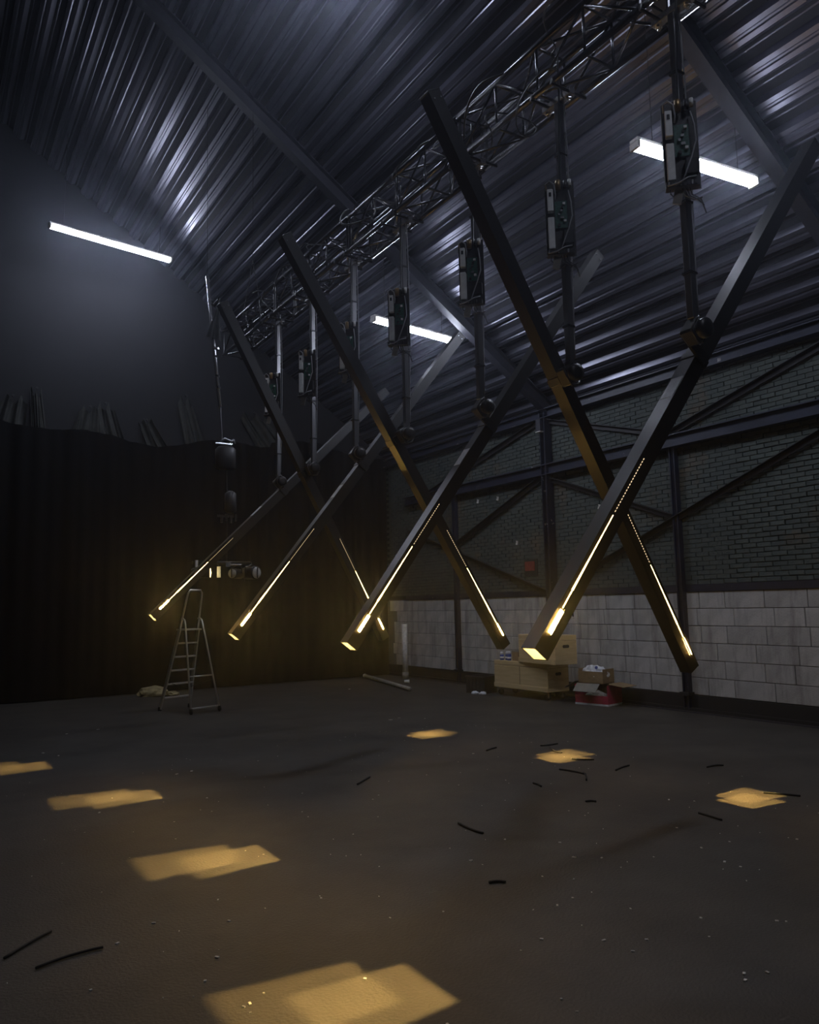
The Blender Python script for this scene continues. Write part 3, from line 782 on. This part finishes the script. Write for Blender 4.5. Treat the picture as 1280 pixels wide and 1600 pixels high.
t = thing('brown_carton', 'brown carton full of white plastic bags on top of the red box', 'carton', (9.17, 9.13, .325), .16)
cw, cdp, chh = .46, .30, .20
MB().bbox((-cdp/2, -cw/2, 0), (cdp/2, cw/2, .01)).build('carton_base', 'card', t)
for (a, b) in (((-cdp/2, -cw/2, 0), (-cdp/2+.008, cw/2, chh-.02)), ((cdp/2-.008, -cw/2, 0), (cdp/2, cw/2, chh))): MB().bbox(a, b).build('side', 'card', t)
for s_ in (-1, 1): MB().bbox((-cdp/2+.008, s_*(cw/2-.004)-.004, 0), (cdp/2-.008, s_*(cw/2-.004)+.004, chh+.02)).build('side', 'card', t)
for k, (dx, dy, r_, lab) in enumerate(((-.01, .10, .13, 'left white plastic bag heaped in the brown carton'), (.0, -.06, .125, 'middle white plastic bag with a blue mark in the brown carton'), (.02, -.145, .09, 'right white plastic bag in the brown carton'))):
    o = lump('plastic_bag', 'bag', r_, (.95, 1.05, .95), 40+k, None, (9.17+dx, 9.13+dy, .337+.075), .32, 3.0)
    o.rotation_euler = (0, 0, .3*k); tag(o, lab, 'bag')
    if k == 1: MB().lathe([(.001, 0), (.022, .004), (.026, .012)], (-.105, -.02, .15), (-1,-.2,.4), 8).build('blue_mark', 'bluecap', o)

# ------------------------------------------------------------------ cable offcuts and scraps on the floor
CUTS = [[(0.44, 4.31), (0.55, 4.42), (0.67, 4.52)], [(0.55, 4.11), (0.69, 4.16), (0.85, 4.17)], [(3.47, 6.47), (3.59, 6.57), (3.71, 6.67)], [(3.46, 4.9), (3.44, 4.73), (3.45, 4.59)],
 [(6.47, 5.05), (6.6, 5.06), (6.66, 5.01)], [(6.02, 6.9), (6.12, 6.87), (6.25, 6.87)], [(6.03, 6.75), (5.91, 6.55), (5.92, 6.44)], [(5.76, 6.13), (5.82, 6.04), (5.91, 5.97)], [(4.74, 5.55), (4.74, 5.48), (4.71, 5.41)],
 [(5.32, 5.84), (5.36, 5.7), (5.36, 5.53)], [(5.4, 5.6), (5.32, 5.49), (5.19, 5.35)], [(5.7, 5.48), (5.85, 5.54), (5.97, 5.56)], [(4.64, 4.8), (4.69, 4.79), (4.7, 4.75)], [(5.06, 4.05), (5.05, 3.94), (5.03, 3.83)],
 [(2.88, 3.79), (2.93, 3.78), (2.96, 3.74)], [(5.37, 7.04), (5.48, 7.09), (5.57, 7.12)], [(5.99, 4.14), (6.06, 4.03), (6.12, 3.9)]]
CLAB = ['straight black cable offcut at far lower left of the floor', 'curved black cable offcut at lower left, right of the straight one', 'short slanting offcut in the middle of the floor', 'black offcut left of centre between the floor lights, slanting down right',
 'black offcut on the far right of the floor', 'farthest short offcut by the right row of light patches', 'bent offcut just nearer than the farthest one', 'long flat offcut beside the middle right light patch', 'curled short offcut left of the middle right patch',
 'offcut lying across the middle right light patch', 'hooked offcut at the right edge of the middle patch', 'faint offcut right of the middle light patch', 'tiny flat offcut between the two right light patches', 'black offcut touching the nearest right light patch',
 'short thin offcut at the centre of the near floor', 'faint offcut near the left of the farthest cluster', 'very thin offcut at the right edge beyond the near patch']
for pts, lab in zip(CUTS, CLAB):
    p = [Vector((x, y, .009)) for x, y in pts]; q = []
    for k in range(9):
        u = k/8
        q.append(p[0]*(1-u)**2*1 + (p[1]*2-(p[0]+p[2])/2)*(2*u*(1-u)) + p[2]*u*u)
    tag(MB().path(q, .0065 if pts[0][0] < 1 else .008, 6).build('cable_offcut', 'rubber', smooth=True), lab, 'cable', 'cable offcuts on the floor')
FL = [(2.24, 11.62), (1.82, 11.48), (1.36, 10.13), (1.48, 9.83), (2.28, 7.98), (2.21, 6.83), (1.35, 6.88), (2.02, 5.07), (1.51, 4.46), (1.46, 4.14), (1.13, 4.34), (0.72, 3.76), (0.92, 4.19), (1.27, 3.76), (1.15, 3.56), (1.73, 3.18), (1.21, 3.25), (1.24, 3.26), (1.32, 3.31), (4.63, 3.9), (5.22, 4.46), (5.34, 4.31), (4.39, 3.51), (4.27, 3.25), (4.27, 3.14), (3.71, 2.54), (3.74, 2.51), (3.44, 2.78), (3.11, 3.35), (2.97, 3.32), (3.32, 3.56), (3.74, 4.13), (3.04, 4.18), (2.43, 3.6), (2.62, 3.05), (2.85, 2.87), (3.02, 2.76), (2.87, 2.71), (3.09, 2.29), (3.04, 2.25), (3.18, 2.24), (2.3, 2.57), (1.99, 4.15), (1.81, 2.67), (3.49, 4.4), (3.73, 3.74), (3.6, 3.85), (6.21, 9.54), (5.96, 9.83), (7.26, 13.81), (5.17, 7.01), (5.04, 3.26), (5.77, 9.75), (2.44, 8.03)]
m_ = MB(); rng = random.Random(8)
for x, y in FL:
    sz = .004+.0016*math.hypot(x, y)*rng.uniform(.5, 1.2)
    m_.box((x, y, .003), (sz*rng.uniform(1, 2.4), sz, .004), Matrix.Rotation(rng.uniform(0, 3), 3, 'Z'))
for k in range(160):
    x, y = rng.uniform(.3, 6.5), rng.uniform(2.2, 9)
    m_.box((x, y, .002), (rng.uniform(.004, .012), .004, .003), Matrix.Rotation(rng.uniform(0, 3), 3, 'Z'))
tag(m_.build('paper_scraps', 'scrap'), 'tiny white scraps scattered over the dark floor', 'scraps', kind='stuff')

# ------------------------------------------------------------------ haze in the hall air
if HAZE > 0:
    nt = w.node_tree
    vs = nt.nodes.new('ShaderNodeVolumeScatter'); vs.inputs['Color'].default_value = (0.75, 0.82, 1.0, 1)
    vs.inputs['Density'].default_value = HAZE; vs.inputs['Anisotropy'].default_value = 0.85
    nt.links.new(vs.outputs[0], nt.nodes['World Output'].inputs['Volume'])
